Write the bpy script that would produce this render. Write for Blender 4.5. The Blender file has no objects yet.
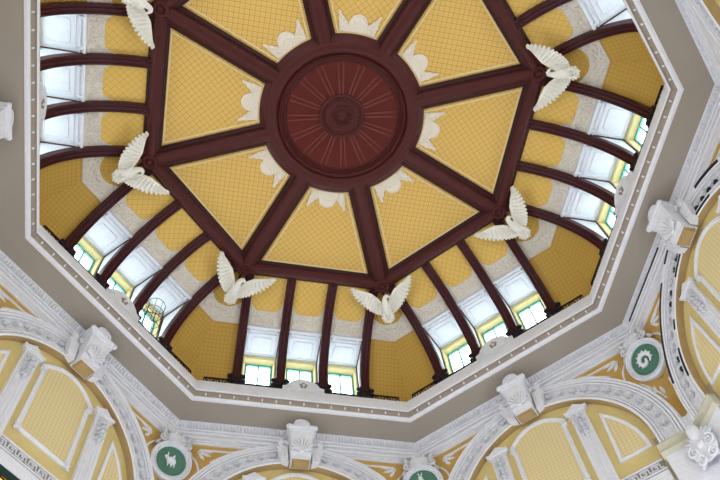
import bpy, bmesh, math, random
from mathutils import Matrix, Vector, Euler
random.seed(4)
S = bpy.context.scene
COL = S.collection
PI = math.pi
sin, cos, hyp = math.sin, math.cos, math.hypot

# ------------------------------------------------------------------ camera
cam_data = bpy.data.cameras.new('camera')
cam = bpy.data.objects.new('camera', cam_data)
COL.objects.link(cam)
cam.location = (7.7276, 3.8763, 1.6)
cam.rotation_euler = (2.6785, 0.0679, 2.1746)
cam_data.sensor_width = 36.0
cam_data.lens = 36.0 * 776.95 / 720.0
cam_data.clip_end = 300
S.camera = cam

# ------------------------------------------------------------------ sky
world = bpy.data.worlds.new('overcast_sky')
S.world = world
world.use_nodes = True
wn = world.node_tree.nodes
wn['Background'].inputs[0].default_value = (0.86, 0.94, 1.0, 1)
wn['Background'].inputs[1].default_value = 5.6

# ------------------------------------------------------------------ added fill lamps round the walls below view, standing in for daylight
def area_light(name, loc, target, size, size_y, power, colour):
    d = bpy.data.lights.new(name, 'AREA')
    d.shape = 'RECTANGLE'; d.size = size; d.size_y = size_y
    d.energy = power; d.color = colour
    o = bpy.data.objects.new(name, d); COL.objects.link(o)
    o.location = loc
    o.rotation_euler = (Vector(target) - Vector(loc)).to_track_quat('-Z', 'Y').to_euler()
    return o

for j in range(8):
    an = -math.radians(45 + 45 * j)
    area_light('added_wall_fill', (10.3 * cos(an), 10.3 * sin(an), 13.9), (0, 0, 16.2), 6.5, 3.6,
               235 * (1.12 if 2 <= j <= 4 else 0.88 if j >= 6 else 1.0), (0.945, 1.0, 1.065))

S.view_settings.view_transform = 'Standard'
S.view_settings.look = 'None'
S.view_settings.gamma = 1.0
S.view_settings.use_curve_mapping = False
S.view_settings.exposure = 0.6

# ------------------------------------------------------------------ materials
def srgb(r, g, b):
    f = lambda c: (c / 255 / 12.92) if c / 255 <= 0.04045 else ((c / 255 + 0.055) / 1.055) ** 2.4
    return (f(r), f(g), f(b), 1)

def base_mat(name, col, rough=0.6, metallic=0.0):
    m = bpy.data.materials.new(name); m.use_nodes = True
    p = m.node_tree.nodes['Principled BSDF']
    p.inputs['Base Color'].default_value = col
    p.inputs['Roughness'].default_value = rough
    p.inputs['Metallic'].default_value = metallic
    p.inputs['Specular IOR Level'].default_value = 0.2
    return m, m.node_tree, p

def noise_mat(name, col, col2, scale=8, rough=0.6, bump=0.0, bump_scale=None):
    m, nt, p = base_mat(name, col, rough)
    tc = nt.nodes.new('ShaderNodeTexCoord')
    n = nt.nodes.new('ShaderNodeTexNoise'); n.inputs['Scale'].default_value = scale; n.inputs['Detail'].default_value = 4
    nt.links.new(tc.outputs['Object'], n.inputs['Vector'])
    mix = nt.nodes.new('ShaderNodeMix'); mix.data_type = 'RGBA'
    mix.inputs[6].default_value = col; mix.inputs[7].default_value = col2
    nt.links.new(n.outputs['Fac'], mix.inputs[0])
    nt.links.new(mix.outputs[2], p.inputs['Base Color'])
    if bump:
        n2 = nt.nodes.new('ShaderNodeTexVoronoi'); n2.inputs['Scale'].default_value = bump_scale or scale * 2
        nt.links.new(tc.outputs['Object'], n2.inputs['Vector'])
        b = nt.nodes.new('ShaderNodeBump'); b.inputs['Strength'].default_value = bump; b.inputs['Distance'].default_value = 0.03
        nt.links.new(n2.outputs['Distance'], b.inputs['Height'])
        nt.links.new(b.outputs['Normal'], p.inputs['Normal'])
    return m

def lattice_mat(name, col, line, pitch=0.18, width=0.09, diag=True, amount=0.6, aspect=1.0, dots=0.0):
    """painted lattice on UV coordinates given in metres"""
    m, nt, p = base_mat(name, col, 0.6)
    N = nt.nodes.new; L = nt.links.new
    uv = N('ShaderNodeUVMap'); uv.uv_map = 'UVMap'
    sx = N('ShaderNodeSeparateXYZ'); L(uv.outputs[0], sx.inputs[0])
    def mth(op, a, b=None):
        q = N('ShaderNodeMath'); q.operation = op
        for i, v in enumerate((a, b)):
            if v is None: continue
            if isinstance(v, (int, float)): q.inputs[i].default_value = v
            else: L(v, q.inputs[i])
        return q.outputs[0]
    if diag:
        a = mth('ADD', sx.outputs[0], mth('MULTIPLY', sx.outputs[1], aspect))
        b = mth('SUBTRACT', sx.outputs[0], mth('MULTIPLY', sx.outputs[1], aspect))
    else:
        a, b = sx.outputs[0], mth('MULTIPLY', sx.outputs[1], aspect)
    def tri(v):
        return mth('MULTIPLY', mth('PINGPONG', mth('DIVIDE', v, pitch), 0.5), 2.0)
    ta, tb = tri(a), tri(b)
    lo = mth('MINIMUM', ta, tb)
    fac = mth('LESS_THAN', lo, width)
    if dots:
        d = mth('GREATER_THAN', mth('MINIMUM', ta, tb), 1 - dots)
        fac = mth('MAXIMUM', fac, d)
    nz = N('ShaderNodeTexNoise'); nz.inputs['Scale'].default_value = 0.8
    L(uv.outputs[0], nz.inputs['Vector'])
    mix = N('ShaderNodeMix'); mix.data_type = 'RGBA'
    mix.inputs[6].default_value = col; mix.inputs[7].default_value = line
    L(mth('MULTIPLY', fac, amount), mix.inputs[0])
    mix2 = N('ShaderNodeMix'); mix2.data_type = 'RGBA'
    mix2.inputs[7].default_value = tuple(c * 0.86 for c in col[:3]) + (1,)
    L(mix.outputs[2], mix2.inputs[6])
    L(mth('MULTIPLY', nz.outputs['Fac'], 0.45), mix2.inputs[0])
    L(mix2.outputs[2], p.inputs['Base Color'])
    return m

M = {}
M['ceil_yellow'] = lattice_mat('ceiling_yellow_lattice', srgb(222, 183, 103), srgb(140, 96, 42), 0.25, 0.13, True, 0.55, 1.0, 0.12)
M['vault_yellow'] = lattice_mat('vault_yellow_lattice', srgb(232, 192, 104), srgb(156, 111, 48), 0.25, 0.12, True, 0.45, 1.0, 0.1)
M['ochre'] = lattice_mat('corner_ochre_lattice', srgb(206, 166, 80), srgb(155, 112, 48), 0.15, 0.18, False, 0.4)
M['wall_yellow'] = lattice_mat('wall_straw_lattice', srgb(229, 211, 162), srgb(166, 144, 92), 0.13, 0.2, False, 0.38, 1.0)
M['spandrel'] = noise_mat('spandrel_ochre', srgb(200, 164, 94), srgb(186, 148, 80), 3, 0.6)
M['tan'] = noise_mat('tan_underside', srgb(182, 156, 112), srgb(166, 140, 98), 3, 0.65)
M['margin'] = noise_mat('margin_straw', srgb(219, 200, 142), srgb(204, 184, 122), 3, 0.6)
M['white'] = noise_mat('white_plaster', srgb(234, 235, 242), srgb(216, 217, 226), 5, 0.65, 0.3, 9)
M['orn'] = noise_mat('white_ornament_plaster', srgb(234, 235, 242), srgb(198, 199, 208), 14, 0.65, 0.7, 13)
M['greyband'] = noise_mat('grey_lace_plaster', srgb(240, 233, 222), srgb(208, 200, 191), 20, 0.7, 0.3, 22)
M['lace'] = noise_mat('lace_plaster', srgb(240, 232, 219), srgb(219, 206, 191), 16, 0.7, 0.5, 18)
M['eagle'] = noise_mat('eagle_plaster', srgb(246, 243, 237), srgb(228, 223, 214), 18, 0.6, 0.4, 20)
M['maroon'] = noise_mat('maroon_paint', srgb(80, 32, 30), srgb(66, 26, 26), 4, 0.42)
M['maroon_dark'] = noise_mat('dark_maroon_paint', srgb(58, 23, 23), srgb(46, 18, 20), 4, 0.42)
M['dish'] = noise_mat('oxblood_paint', srgb(94, 31, 22), srgb(80, 25, 18), 3, 0.55)
M['molding_red'] = noise_mat('light_maroon_paint', srgb(118, 62, 54), srgb(104, 52, 46), 5, 0.45)
M['rib'] = noise_mat('rib_maroon_paint', srgb(74, 30, 34), srgb(58, 24, 30), 4, 0.42)
M['cream'] = noise_mat('cream_trim', srgb(232, 212, 160), srgb(214, 190, 134), 6, 0.55)
M['iron'] = noise_mat('dark_iron', srgb(40, 28, 38), srgb(28, 22, 30), 10, 0.5)
M['soffit'] = lattice_mat('taupe_soffit_boards', srgb(180, 171, 160), srgb(128, 119, 108), 0.42, 0.10, False, 0.55, 0.02)
M['groove'] = noise_mat('taupe_groove', srgb(160, 148, 136), srgb(144, 132, 122), 8, 0.7)
M['green'] = noise_mat('green_enamel', srgb(84, 128, 108), srgb(74, 116, 98), 5, 0.45)
M['green_dark'] = noise_mat('dark_green_frame', srgb(28, 62, 48), srgb(22, 50, 40), 5, 0.45)
M['teal'] = noise_mat('teal_window_paint', srgb(92, 168, 158), srgb(82, 154, 146), 5, 0.5)
M['reveal'] = noise_mat('yellow_reveal', srgb(238, 224, 168), srgb(228, 212, 152), 5, 0.55)
M['brown'] = noise_mat('brown_trim', srgb(84, 52, 42), srgb(70, 42, 36), 5, 0.5)
M['black'] = noise_mat('black_slot', srgb(40, 46, 50), srgb(30, 34, 38), 5, 0.6)
M['impost'] = noise_mat('greenish_cream_stone', srgb(206, 203, 186), srgb(186, 182, 162), 6, 0.6)
M['floor'] = noise_mat('pale_stone_floor', srgb(150, 145, 138), srgb(135, 130, 124), 2, 0.5)
M['lower'] = noise_mat('lower_wall_plaster', srgb(170, 160, 142), srgb(158, 148, 130), 2, 0.6)
gm = bpy.data.materials.new('window_glass'); gm.use_nodes = True
nt = gm.node_tree; nt.nodes.remove(nt.nodes['Principled BSDF'])
tr = nt.nodes.new('ShaderNodeBsdfTransparent'); tr.inputs[0].default_value = (0.93, 0.97, 0.97, 1)
gl = nt.nodes.new('ShaderNodeBsdfGlossy'); gl.inputs['Roughness'].default_value = 0.02
mx = nt.nodes.new('ShaderNodeMixShader'); mx.inputs[0].default_value = 0.06
nt.links.new(tr.outputs[0], mx.inputs[1]); nt.links.new(gl.outputs[0], mx.inputs[2])
nt.links.new(mx.outputs[0], nt.nodes['Material Output'].inputs[0])
M['glass'] = gm
def glow(name, col, e):
    m, nt, p = base_mat(name, col, 0.3)
    p.inputs['Emission Color'].default_value = col
    p.inputs['Emission Strength'].default_value = e
    return m
M['stain_orange'] = glow('orange_stained_glass', srgb(196, 110, 62), 0.35)
M['stain_yellow'] = glow('yellow_stained_glass', srgb(250, 200, 70), 0.9)

# ------------------------------------------------------------------ mesh helper
class MB:
    def __init__(self):
        self.v = []; self.f = []; self.uv = {}; self.mi = []; self.cm = 0
    def vert(self, p, uv=None):
        self.v.append(tuple(p))
        self.uv[len(self.v) - 1] = uv if uv else (p[0], p[2])
        return len(self.v) - 1
    def face(self, idx):
        self.f.append(tuple(idx)); self.mi.append(self.cm)
    def grid(self, rows, closed=False, uvrows=None):
        ids = [[self.vert(p, uvrows[i][k] if uvrows else None) for k, p in enumerate(r)] for i, r in enumerate(rows)]
        for i in range(len(ids) - 1):
            n = len(ids[i])
            for k in range(n if closed else n - 1):
                k2 = (k + 1) % n
                self.face((ids[i][k], ids[i][k2], ids[i + 1][k2], ids[i + 1][k]))
        return ids
    def box(self, x0, x1, y0, y1, z0, z1):
        i = [self.vert(p) for p in ((x0, y0, z0), (x1, y0, z0), (x1, y1, z0), (x0, y1, z0), (x0, y0, z1), (x1, y0, z1), (x1, y1, z1), (x0, y1, z1))]
        for q in ((0, 3, 2, 1), (4, 5, 6, 7), (0, 1, 5, 4), (1, 2, 6, 5), (2, 3, 7, 6), (3, 0, 4, 7)):
            self.face([i[k] for k in q])
    def prism(self, poly, y0, y1, plane='xz', inset=0.0):
        """outline in (x,z) pulled from y0 (front) to y1; or (y,z) pulled along x; or (x,y) pulled along z"""
        def P(a, b, c):
            return {'xz': (a, c, b), 'yz': (c, a, b), 'xy': (a, b, c)}[plane]
        n = len(poly)
        cx = sum(p[0] for p in poly) / n; cz = sum(p[1] for p in poly) / n
        sh = [(cx + (p[0] - cx) * (1 - inset), cz + (p[1] - cz) * (1 - inset)) for p in poly]
        A = [self.vert(P(p[0], p[1], y0)) for p in sh]
        B = [self.vert(P(p[0], p[1], y1)) for p in poly]
        for k in range(n):
            k2 = (k + 1) % n
            self.face((A[k], A[k2], B[k2], B[k]))
        self.face(A[::-1]); self.face(B)
    def tube(self, pts, r, n=6, taper=None, cap=True):
        pts = [Vector(p) for p in pts]
        rows = []
        up = Vector((0.13, 0.31, 0.94)).normalized()
        for i, p in enumerate(pts):
            d = (pts[min(i + 1, len(pts) - 1)] - pts[max(i - 1, 0)])
            d = d.normalized() if d.length > 1e-9 else Vector((0, 0, 1))
            if abs(d.dot(up)) > 0.97: s = d.cross(Vector((1, 0, 0.1))).normalized()
            else: s = d.cross(up).normalized()
            t = d.cross(s).normalized()
            rr = r if taper is None else r * taper[i]
            rows.append([p + s * (rr * cos(2 * PI * k / n)) + t * (rr * sin(2 * PI * k / n)) for k in range(n)])
        ids = self.grid(rows, True)
        if cap:
            self.face(ids[0][::-1]); self.face(ids[-1])
    def sweep(self, path, prof, closed=False, normal=(0, -1, 0)):
        """path of 3D points lying in a plane whose normal is given; prof = closed list of (side, out)"""
        pts = [Vector(p) for p in path]; N = Vector(normal); n = len(pts)
        rows = []
        for i in range(n):
            a = pts[(i - 1) % n] if (closed or i > 0) else None
            b = pts[(i + 1) % n] if (closed or i < n - 1) else None
            d1 = (pts[i] - a).normalized() if a is not None else None
            d2 = (b - pts[i]).normalized() if b is not None else None
            if d1 is None: d1 = d2
            if d2 is None: d2 = d1
            s1, s2 = d1.cross(N).normalized(), d2.cross(N).normalized()
            s = s1 + s2
            s = s.normalized() if s.length > 1e-6 else s1
            k = 1 / max(0.35, s.dot(s1))
            rows.append([pts[i] + s * (q[0] * k) + N * q[1] for q in prof])
        if closed: rows.append(rows[0])
        ids = self.grid(rows, True)
        if not closed:
            self.face(ids[0][::-1]); self.face(ids[-1])
    def arc(self, prof, t0, t1, n, cx=0, cz=0, closed_prof=False, sx=1.0, leg=0.0):
        """prof = list of (radius, y) turned about the y axis at (cx, cz)"""
        rows = []
        for i in range(n + 1):
            t = math.radians(t0 + (t1 - t0) * i / n)
            rows.append([(cx + r * cos(t) * sx, y, cz + r * sin(t)) for r, y in prof])
        if leg:
            rows.insert(0, [(p[0], p[1], p[2] - leg) for p in rows[0]]); rows.append([(p[0], p[1], p[2] - leg) for p in rows[-1]])
            self.grid(rows, closed_prof); return
        ids = self.grid(rows, closed_prof, [[(math.radians(t0 + (t1 - t0) * i / n) * prof[0][0], r) for r, y in prof] for i in range(n + 1)])
        if closed_prof and abs(t1 - t0) < 359.9:
            self.face(ids[0][::-1]); self.face(ids[-1])
    def lathe(self, prof, n=48, c=(0, 0)):
        """prof = list of (radius, z) turned about the z axis"""
        rows = [[(c[0] + r * cos(2 * PI * k / n), c[1] + r * sin(2 * PI * k / n), z) for k in range(n)] for r, z in prof]
        self.grid(rows, True)
    def ball(self, c, r, n=8, m=6, rot=None):
        rx, ry, rz = r if isinstance(r, (tuple, list)) else (r, r, r)
        rows = []
        for i in range(m + 1):
            a = -PI / 2 + PI * i / m
            ring = []
            for k in range(n):
                b = 2 * PI * k / n
                q = Vector((rx * cos(a) * cos(b), ry * cos(a) * sin(b), rz * sin(a)))
                if rot: q = rot @ q
                ring.append((c[0] + q.x, c[1] + q.y, c[2] + q.z))
            rows.append(ring)
        self.grid(rows, True)
    def leaf(self, p, d, w, l, h):
        """a pointed raised leaf lying on the x-z plane at p, pointing along angle d (degrees)"""
        a = math.radians(d); ex = (cos(a), sin(a)); ey = (-sin(a), cos(a))
        def P(s, t, o): return (p[0] + ex[0] * s + ey[0] * t, p[1] - o, p[2] + ex[1] * s + ey[1] * t)
        sec = [(0, 0.25), (0.25, 0.8), (0.5, 1.0), (0.75, 0.65), (1, 0.06)]
        self.grid([[P(l * s, -w / 2 * q, 0), P(l * s, -w / 4 * q, h * 0.8), P(l * s, 0, h * 0.6), P(l * s, w / 4 * q, h * 0.8), P(l * s, w / 2 * q, 0)] for s, q in sec])
    def volute(self, p, r, turns=1.6, start=0, flip=1, th=0.03, out=0.04):
        pts = []; tp = []
        n = int(16 * turns)
        for i in range(n + 1):
            t = i / n
            a = math.radians(start) + flip * turns * 2 * PI * t
            rr = r * (1 - 0.85 * t)
            pts.append((p[0] + rr * cos(a), p[1] - out, p[2] + rr * sin(a))); tp.append(1 - 0.4 * t)
        self.tube(pts, th, 5, tp)
    def merge(self, other, mat):
        off = len(self.v)
        for k, p in enumerate(other.v):
            q = mat @ Vector(p); self.v.append((q.x, q.y, q.z)); self.uv[off + k] = other.uv[k]
        for q, m in zip(other.f, other.mi):
            self.f.append(tuple(i + off for i in q)); self.mi.append(m)
    def mesh(self, name, mats, smooth=35, origin=(0, 0, 0), recalc=True):
        me = bpy.data.meshes.new(name)
        o = Vector(origin)
        me.from_pydata([tuple(Vector(p) - o) for p in self.v], [], self.f)
        uvl = me.uv_layers.new(name='UVMap')
        for lp in me.loops:
            uvl.data[lp.index].uv = self.uv[lp.vertex_index]
        for m in (mats if isinstance(mats, (list, tuple)) else [mats]):
            me.materials.append(m)
        for pl, k in zip(me.polygons, self.mi):
            pl.material_index = k
        if recalc:
            bm = bmesh.new(); bm.from_mesh(me)
            bmesh.ops.recalc_face_normals(bm, faces=bm.faces)
            bm.to_mesh(me); bm.free()
        if smooth:
            for pl in me.polygons: pl.use_smooth = True
            me.set_sharp_from_angle(angle=math.radians(smooth))
        me.update()
        return me

# ------------------------------------------------------------------ object helpers
T = math.tan(PI / 8)
def side_rot(j): return -math.radians(45 + 45 * j) - PI / 2      # local x along the side, y outwards
def corner_rot(k): return -math.radians(22.5 + 45 * k) - PI / 2
CACHE = {}
def tag(o, label, cat, group=None, kind=None):
    o['label'] = label; o['category'] = cat
    if group: o['group'] = group
    if kind: o['kind'] = kind
    return o
def world_of(rot, base):
    return Matrix.Rotation(rot, 4, 'Z') @ Vector(base)
def node(name, rot, base, label, cat, group=None, kind=None):
    o = bpy.data.objects.new(name, None); COL.objects.link(o)
    o.empty_display_size = 0.3
    o.location = world_of(rot, base); o.rotation_euler = (0, 0, rot)
    return tag(o, label, cat, group, kind)
def obj(name, me, parent=None, rot=0, base=(0, 0, 0)):
    o = bpy.data.objects.new(name, me); COL.objects.link(o)
    if parent is not None:
        o.parent = parent
    else:
        o.location = world_of(rot, base); o.rotation_euler = (0, 0, rot)
    return o
def cached(key, fn):
    if key not in CACHE: CACHE[key] = fn()
    return CACHE[key]

SIDE = ['left', 'lower-left', 'bottom', 'lower-right', 'right', 'upper-right']
ENDS = [('upper', 'lower'), ('upper', 'lower'), ('left', 'right'), ('left', 'right'), ('lower', 'upper'), ('lower', 'upper')]
ORD4 = {0: ['topmost', 'second from the top', 'third from the top', 'lowest'],
        1: ['leftmost', 'second from the left', 'third from the left', 'rightmost'],
        2: ['leftmost', 'second from the left', 'third from the left', 'rightmost'],
        3: ['leftmost', 'second from the left', 'third from the left', 'rightmost'],
        4: ['lowest', 'second from the bottom', 'third from the bottom', 'topmost'],
        5: ['lowest', 'second from the bottom', 'third from the bottom', 'topmost']}
ORD3 = {0: ['topmost', 'middle', 'lowest'], 1: ['leftmost', 'middle', 'rightmost'], 2: ['leftmost', 'middle', 'rightmost'],
        3: ['leftmost', 'middle', 'rightmost'], 4: ['lowest', 'middle', 'topmost'], 5: ['lowest', 'middle', 'topmost']}

def octo_side(prof, closed=False, limit=None):
    """profile in (y, z) run along one side of the octagon with mitred ends"""
    mb = MB()
    L, R, uvl, uvr = [], [], [], []
    s = 0
    for i, (y, z) in enumerate(prof):
        if i: s += hyp(y - prof[i - 1][0], z - prof[i - 1][1])
        u = y * T if limit is None else limit
        L.append((-u, y, z)); R.append((u, y, z)); uvl.append((-u, s)); uvr.append((u, s))
    mb.grid([L, R], closed, [uvl, uvr])
    return mb

# ================================================================== LARGE STRUCTURE
AP = 10.664          # plane of the wall
TYW = 10.72          # back of the arch recess
TY = 10.90           # plane of the recessed field inside each arch
ZC = 18.9            # springing height of the arches
RI, RM, RO = 3.28, 3.92, 4.22

# floor and lower walls of the concourse
mb = MB()
c = [mb.vert((AP / cos(PI / 8) * cos(math.radians(22.5 + 45 * k)), AP / cos(PI / 8) * sin(math.radians(22.5 + 45 * k)), 0)) for k in range(8)]
mb.face(c)
tag(obj('floor', mb.mesh('floor', M['floor'], 0)), 'pale stone floor of the station hall under the dome', 'floor', kind='structure')

def wall_mesh():
    mb = MB()
    H = AP * T; zt = 23.3
    # spandrel above the arch, between the two corners
    us = [-H + 2 * H * i / 64 for i in range(65)]
    lo, hi = [], []
    for u in us:
        zz = ZC + math.sqrt(max(0, 3.5 ** 2 - u * u)) if abs(u) < 3.5 else ZC
        lo.append((u, AP, min(zz, zt - 0.02))); hi.append((u, AP, zt))
    mb.grid([lo, hi])
    return mb.mesh('wall_spandrels', M['spandrel'], 0)
def lower_wall_mesh():
    mb = MB(); H = AP * T
    mb.box(-H, -3.15, AP, 11.0, 0, ZC); mb.box(3.15, H, AP, 11.0, 0, ZC)
    mb.box(-3.15, 3.15, AP + .1, 11.0, 0, 15.0); mb.box(-3.7, 3.7, 11.0, 11.1, 14.5, 17.7)
    return mb.mesh('lower_wall', M['lower'], 0)
def tymp_mesh():
    mb = MB()
    n = 40; r = 3.6
    rim = [(r * cos(PI * i / n), TYW, ZC + r * sin(PI * i / n)) for i in range(n + 1)]
    base = [(p[0], TYW, 17.3) for p in rim]
    mb.grid([rim, base])
    return mb.mesh('tympanum', M['margin'], 0)
WN = ['wall_left', 'wall_lower_left', 'wall_bottom', 'wall_lower_right', 'wall_right', 'wall_upper_right', 'wall_top', 'wall_upper_left']
for j in range(8):
    w = obj(WN[j], cached('wall', wall_mesh), None, side_rot(j))
    tag(w, 'ochre yellow spandrel wall of the octagonal hall, %s side' % WN[j][5:].replace('_', '-'), 'wall', kind='structure')
    obj('recessed_field', cached('tymp', tymp_mesh), w)
    obj('lower_wall', cached('lower', lower_wall_mesh), w)

# soffit and cove between wall and gallery
def soffit_mesh():
    pr = [(9.50, 23.885), (9.56, 23.88), (9.95, 23.83), (10.36, 23.75)]
    return octo_side(pr).mesh('soffit', M['soffit'], 40)
def cove_mesh():
    pr = [(10.36, 23.75)] + [(10.36 + 0.14 * sin(t), 23.58 + 0.17 * cos(t)) for t in [PI / 2 * i / 8 for i in range(1, 9)]] + [(10.50, 23.44)]
    mb = octo_side(pr)
    for k in range(72):
        u = -4.2 + 8.4 * k / 71
        mb.tube([(u, 10.40, 23.725), (u, 10.455, 23.67), (u, 10.475, 23.52)], .036, 4, [.7, 1, .8], False)
    return mb.mesh('cove', M['white'], 40)
def frieze_mesh():
    pr = [(10.50, 23.44), (10.40, 23.42), (10.39, 23.37), (10.41, 23.34), (10.50, 23.335), (10.50, 23.29), (10.43, 23.285), (10.42, 23.25), (10.44, 23.21), (10.52, 23.20), (10.52, 23.16),
          (10.47, 23.15), (10.45, 23.08), (10.41, 23.03), (10.41, 22.99), (10.44, 22.97), (10.54, 22.965), (10.54, 22.93), (10.60, 22.92), (10.61, 22.88), (10.67, 22.87)]
    return octo_side(pr).mesh('frieze', M['white'], 30)
def gallery_mesh():
    pr = [(10.5, 24.98), (9.52, 24.98), (9.47, 24.95), (9.47, 24.86), (9.43, 24.83), (9.41, 24.68), (9.36, 24.62), (9.34, 24.45), (9.29, 24.40), (9.28, 24.28), (9.235, 24.26), (9.235, 24.12), (9.27, 24.10)]
    return octo_side(pr).mesh('gallery_molding', M['white'], 30)
def groove_mesh():
    pr = [(9.27, 24.10), (9.33, 24.11), (9.37, 24.02), (9.42, 23.97)]
    return octo_side(pr).mesh('gallery_groove', M['groove'], 30)
def lip_mesh():
    mb = octo_side([(9.42, 23.97), (9.40, 23.94), (9.42, 23.90), (9.46, 23.89), (9.47, 23.865), (9.55, 23.865), (9.56, 23.89)])
    for k in range(15):
        u = -3.5 + 7.0 * k / 14
        mb.box(u - .026, u + .026, 9.33, 9.40, 24.0, 24.08)
    return mb.mesh('gallery_lip', M['white'], 30)
for j in range(8):
    g = WN[j][5:].replace('_', '-')
    t = obj('trim_%d' % (j + 1), cached('gal', gallery_mesh), None, side_rot(j))
    tag(t, 'white gallery cornice molding on the %s side of the dome' % g, 'cornice', kind='structure')
    obj('groove', cached('groove', groove_mesh), t)
    obj('lip_molding', cached('lip', lip_mesh), t)
    t = obj('trim_%d' % (j + 9), cached('frz', frieze_mesh), None, side_rot(j))
    tag(t, 'white stepped frieze molding at the wall head, %s side' % g, 'molding', kind='structure')
    t = obj('ceiling_soffit', cached('soffit', soffit_mesh), None, side_rot(j))
    tag(t, 'taupe boarded soffit under the gallery, %s side' % g, 'ceiling', kind='structure')
    obj('cove', cached('cove', cove_mesh), t)

# vault between the octagon beam and the gallery
A0, AE, AZ = 6.75, 3.2, 3.2
ZB = 25.35
def vault_pt(t, off):
    """t in radians from crown (0) to foot (pi/2); off = outward offset"""
    y, z = A0 + AE * sin(t), ZB + AZ * cos(t)
    ny, nz = sin(t) / AE, cos(t) / AZ
    l = hyp(ny, nz)
    return y + ny / l * off, z + nz / l * off
VO = 0.27
def t_of(y):
    lo, hi = 0, PI / 2
    for _ in range(40):
        m = (lo + hi) / 2
        if vault_pt(m, VO)[0] < y: lo = m
        else: hi = m
    return lo
T0, T1, T2 = 0.02, t_of(8.38), t_of(8.86)
def arcl(t): return 3.1 * t
BX = [-2.5, -0.83, 0.83, 2.5]
def edge_t(u):
    """where the yellow gives way to the lace band, across a bay of half width .83"""
    d = min(1, abs(u) / 0.66)
    q = max(0, (d - 0.48) / 0.52)
    return T1 - 0.15 * (1 - math.sqrt(max(0, 1 - q * q))) - 0.0
def vault_meshes():
    a, b, c = MB(), MB(), MB()
    for i in range(3):
        x0, x1 = BX[i], BX[i + 1]; xc = (x0 + x1) / 2
        n = 14
        us = [x0 + (x1 - x0) * k / n for k in range(n + 1)]
        rows, uv = [], []
        for s in range(9):
            r, q = [], []
            for u in us:
                t = T0 + (edge_t(u - xc) + .04 - T0) * s / 8
                y, z = vault_pt(t, VO); r.append((u, y, z)); q.append((u, arcl(t)))
            rows.append(r); uv.append(q)
        a.grid(rows, False, uv)
        rows = []
        for s in range(4):
            r = []
            for u in us:
                e = edge_t(u - xc); t = e + (T2 - e) * s / 3
                y, z = vault_pt(t, VO - (0.02 if 0 < s < 3 else 0.012)); r.append((u, y, z))
            rows.append(r)
        b.grid(rows)
        rnd = random.Random(11 + i)
        for q in range(110):
            du = rnd.uniform(-.64, .64); e = edge_t(du)
            t = e + (T2 - e) * rnd.uniform(.08, .92); y, z = vault_pt(t, VO - .02)
            b.ball((xc + du, y, z), (rnd.uniform(.025, .05), .03, rnd.uniform(.025, .05)), 5, 4)
        # raised scalloped edge
        b.tube([(u, *vault_pt(edge_t(u - xc), VO - .02)) for u in us], 0.022, 5)
    # corners
    for sg in (-1, 1):
        def strip(mbx, ta, tb, n, off, m=8):
            rows, uv = [], []
            for s in range(n + 1):
                r, q = [], []
                for k in range(m + 1):
                    w = k / m
                    t_a = ta(w) if callable(ta) else ta
                    t = t_a + (tb - t_a) * s / n
                    y, z = vault_pt(t, off)
                    u = 2.5 + (y * T - 2.5) * w
                    r.append((sg * u, y, z)); q.append((sg * u, arcl(t)))
                rows.append(r); uv.append(q)
            mbx.grid(rows, False, uv)
        TC1, TC2 = t_of(8.42), t_of(8.87)
        e = lambda w: TC1 + .01 - 0.14 * (1 - w) ** 1.6 - .05 * max(0, (w - .5) / .5) ** 1.5
        # inner half disc
        rows, uv = [], []
        for s in range(7):
            r, q = [], []
            for k in range(9):
                w = k / 8; t = T0 + (e(w) + .05 - T0) * s / 6
                y, z = vault_pt(t, VO); u = 2.5 + (y * T - 2.5) * w
                r.append((sg * u, y, z)); q.append((sg * u, arcl(t)))
            rows.append(r); uv.append(q)
        c.grid(rows, False, uv)
        strip(b, e, TC2, 3, VO - .015)
        strip(c, TC2 - .04, PI / 2, 12, VO)
        rnd = random.Random(31)
        for q in range(50):
            w = rnd.random(); t = e(w) + (TC2 - e(w)) * rnd.uniform(.08, .92)
            y, z = vault_pt(t, VO - .02)
            b.ball((sg * (2.5 + (y * T - 2.5) * w), y, z), (rnd.uniform(.025, .05), .03, rnd.uniform(.025, .05)), 5, 4)
        # vertical foot of the corner wall
        y = A0 + AE + VO
        c.grid([[(sg * 2.5, y, ZB), (sg * y * T, y, ZB)], [(sg * 2.5, y, 24.97), (sg * y * T, y, 24.97)]], False,
               [[(sg * 2.5, 4.9), (sg * y * T, 4.9)], [(sg * 2.5, 5.1), (sg * y * T, 5.1)]])
        rows = []
        for k in range(9):
            w = k / 8; yy, zz = vault_pt(TC2, VO - .03); rows.append((sg * (2.5 + (yy * T - 2.5) * w), yy, zz))
        b.tube(rows, 0.03, 5)
    return (a.mesh('vault', M['vault_yellow'], 40), b.mesh('lace_band', M['greyband'], 40), c.mesh('corner_field', M['ochre'], 40))
for j in range(8):
    va, vb, vc = cached('vault', vault_meshes)
    v = obj('ceiling_vault', va, None, side_rot(j))
    tag(v, 'curved yellow latticed vault on the %s side of the dome' % WN[j][5:].replace('_', '-'), 'ceiling', kind='structure')
    obj('lace_band', vb, v); obj('corner_field', vc, v)

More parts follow.
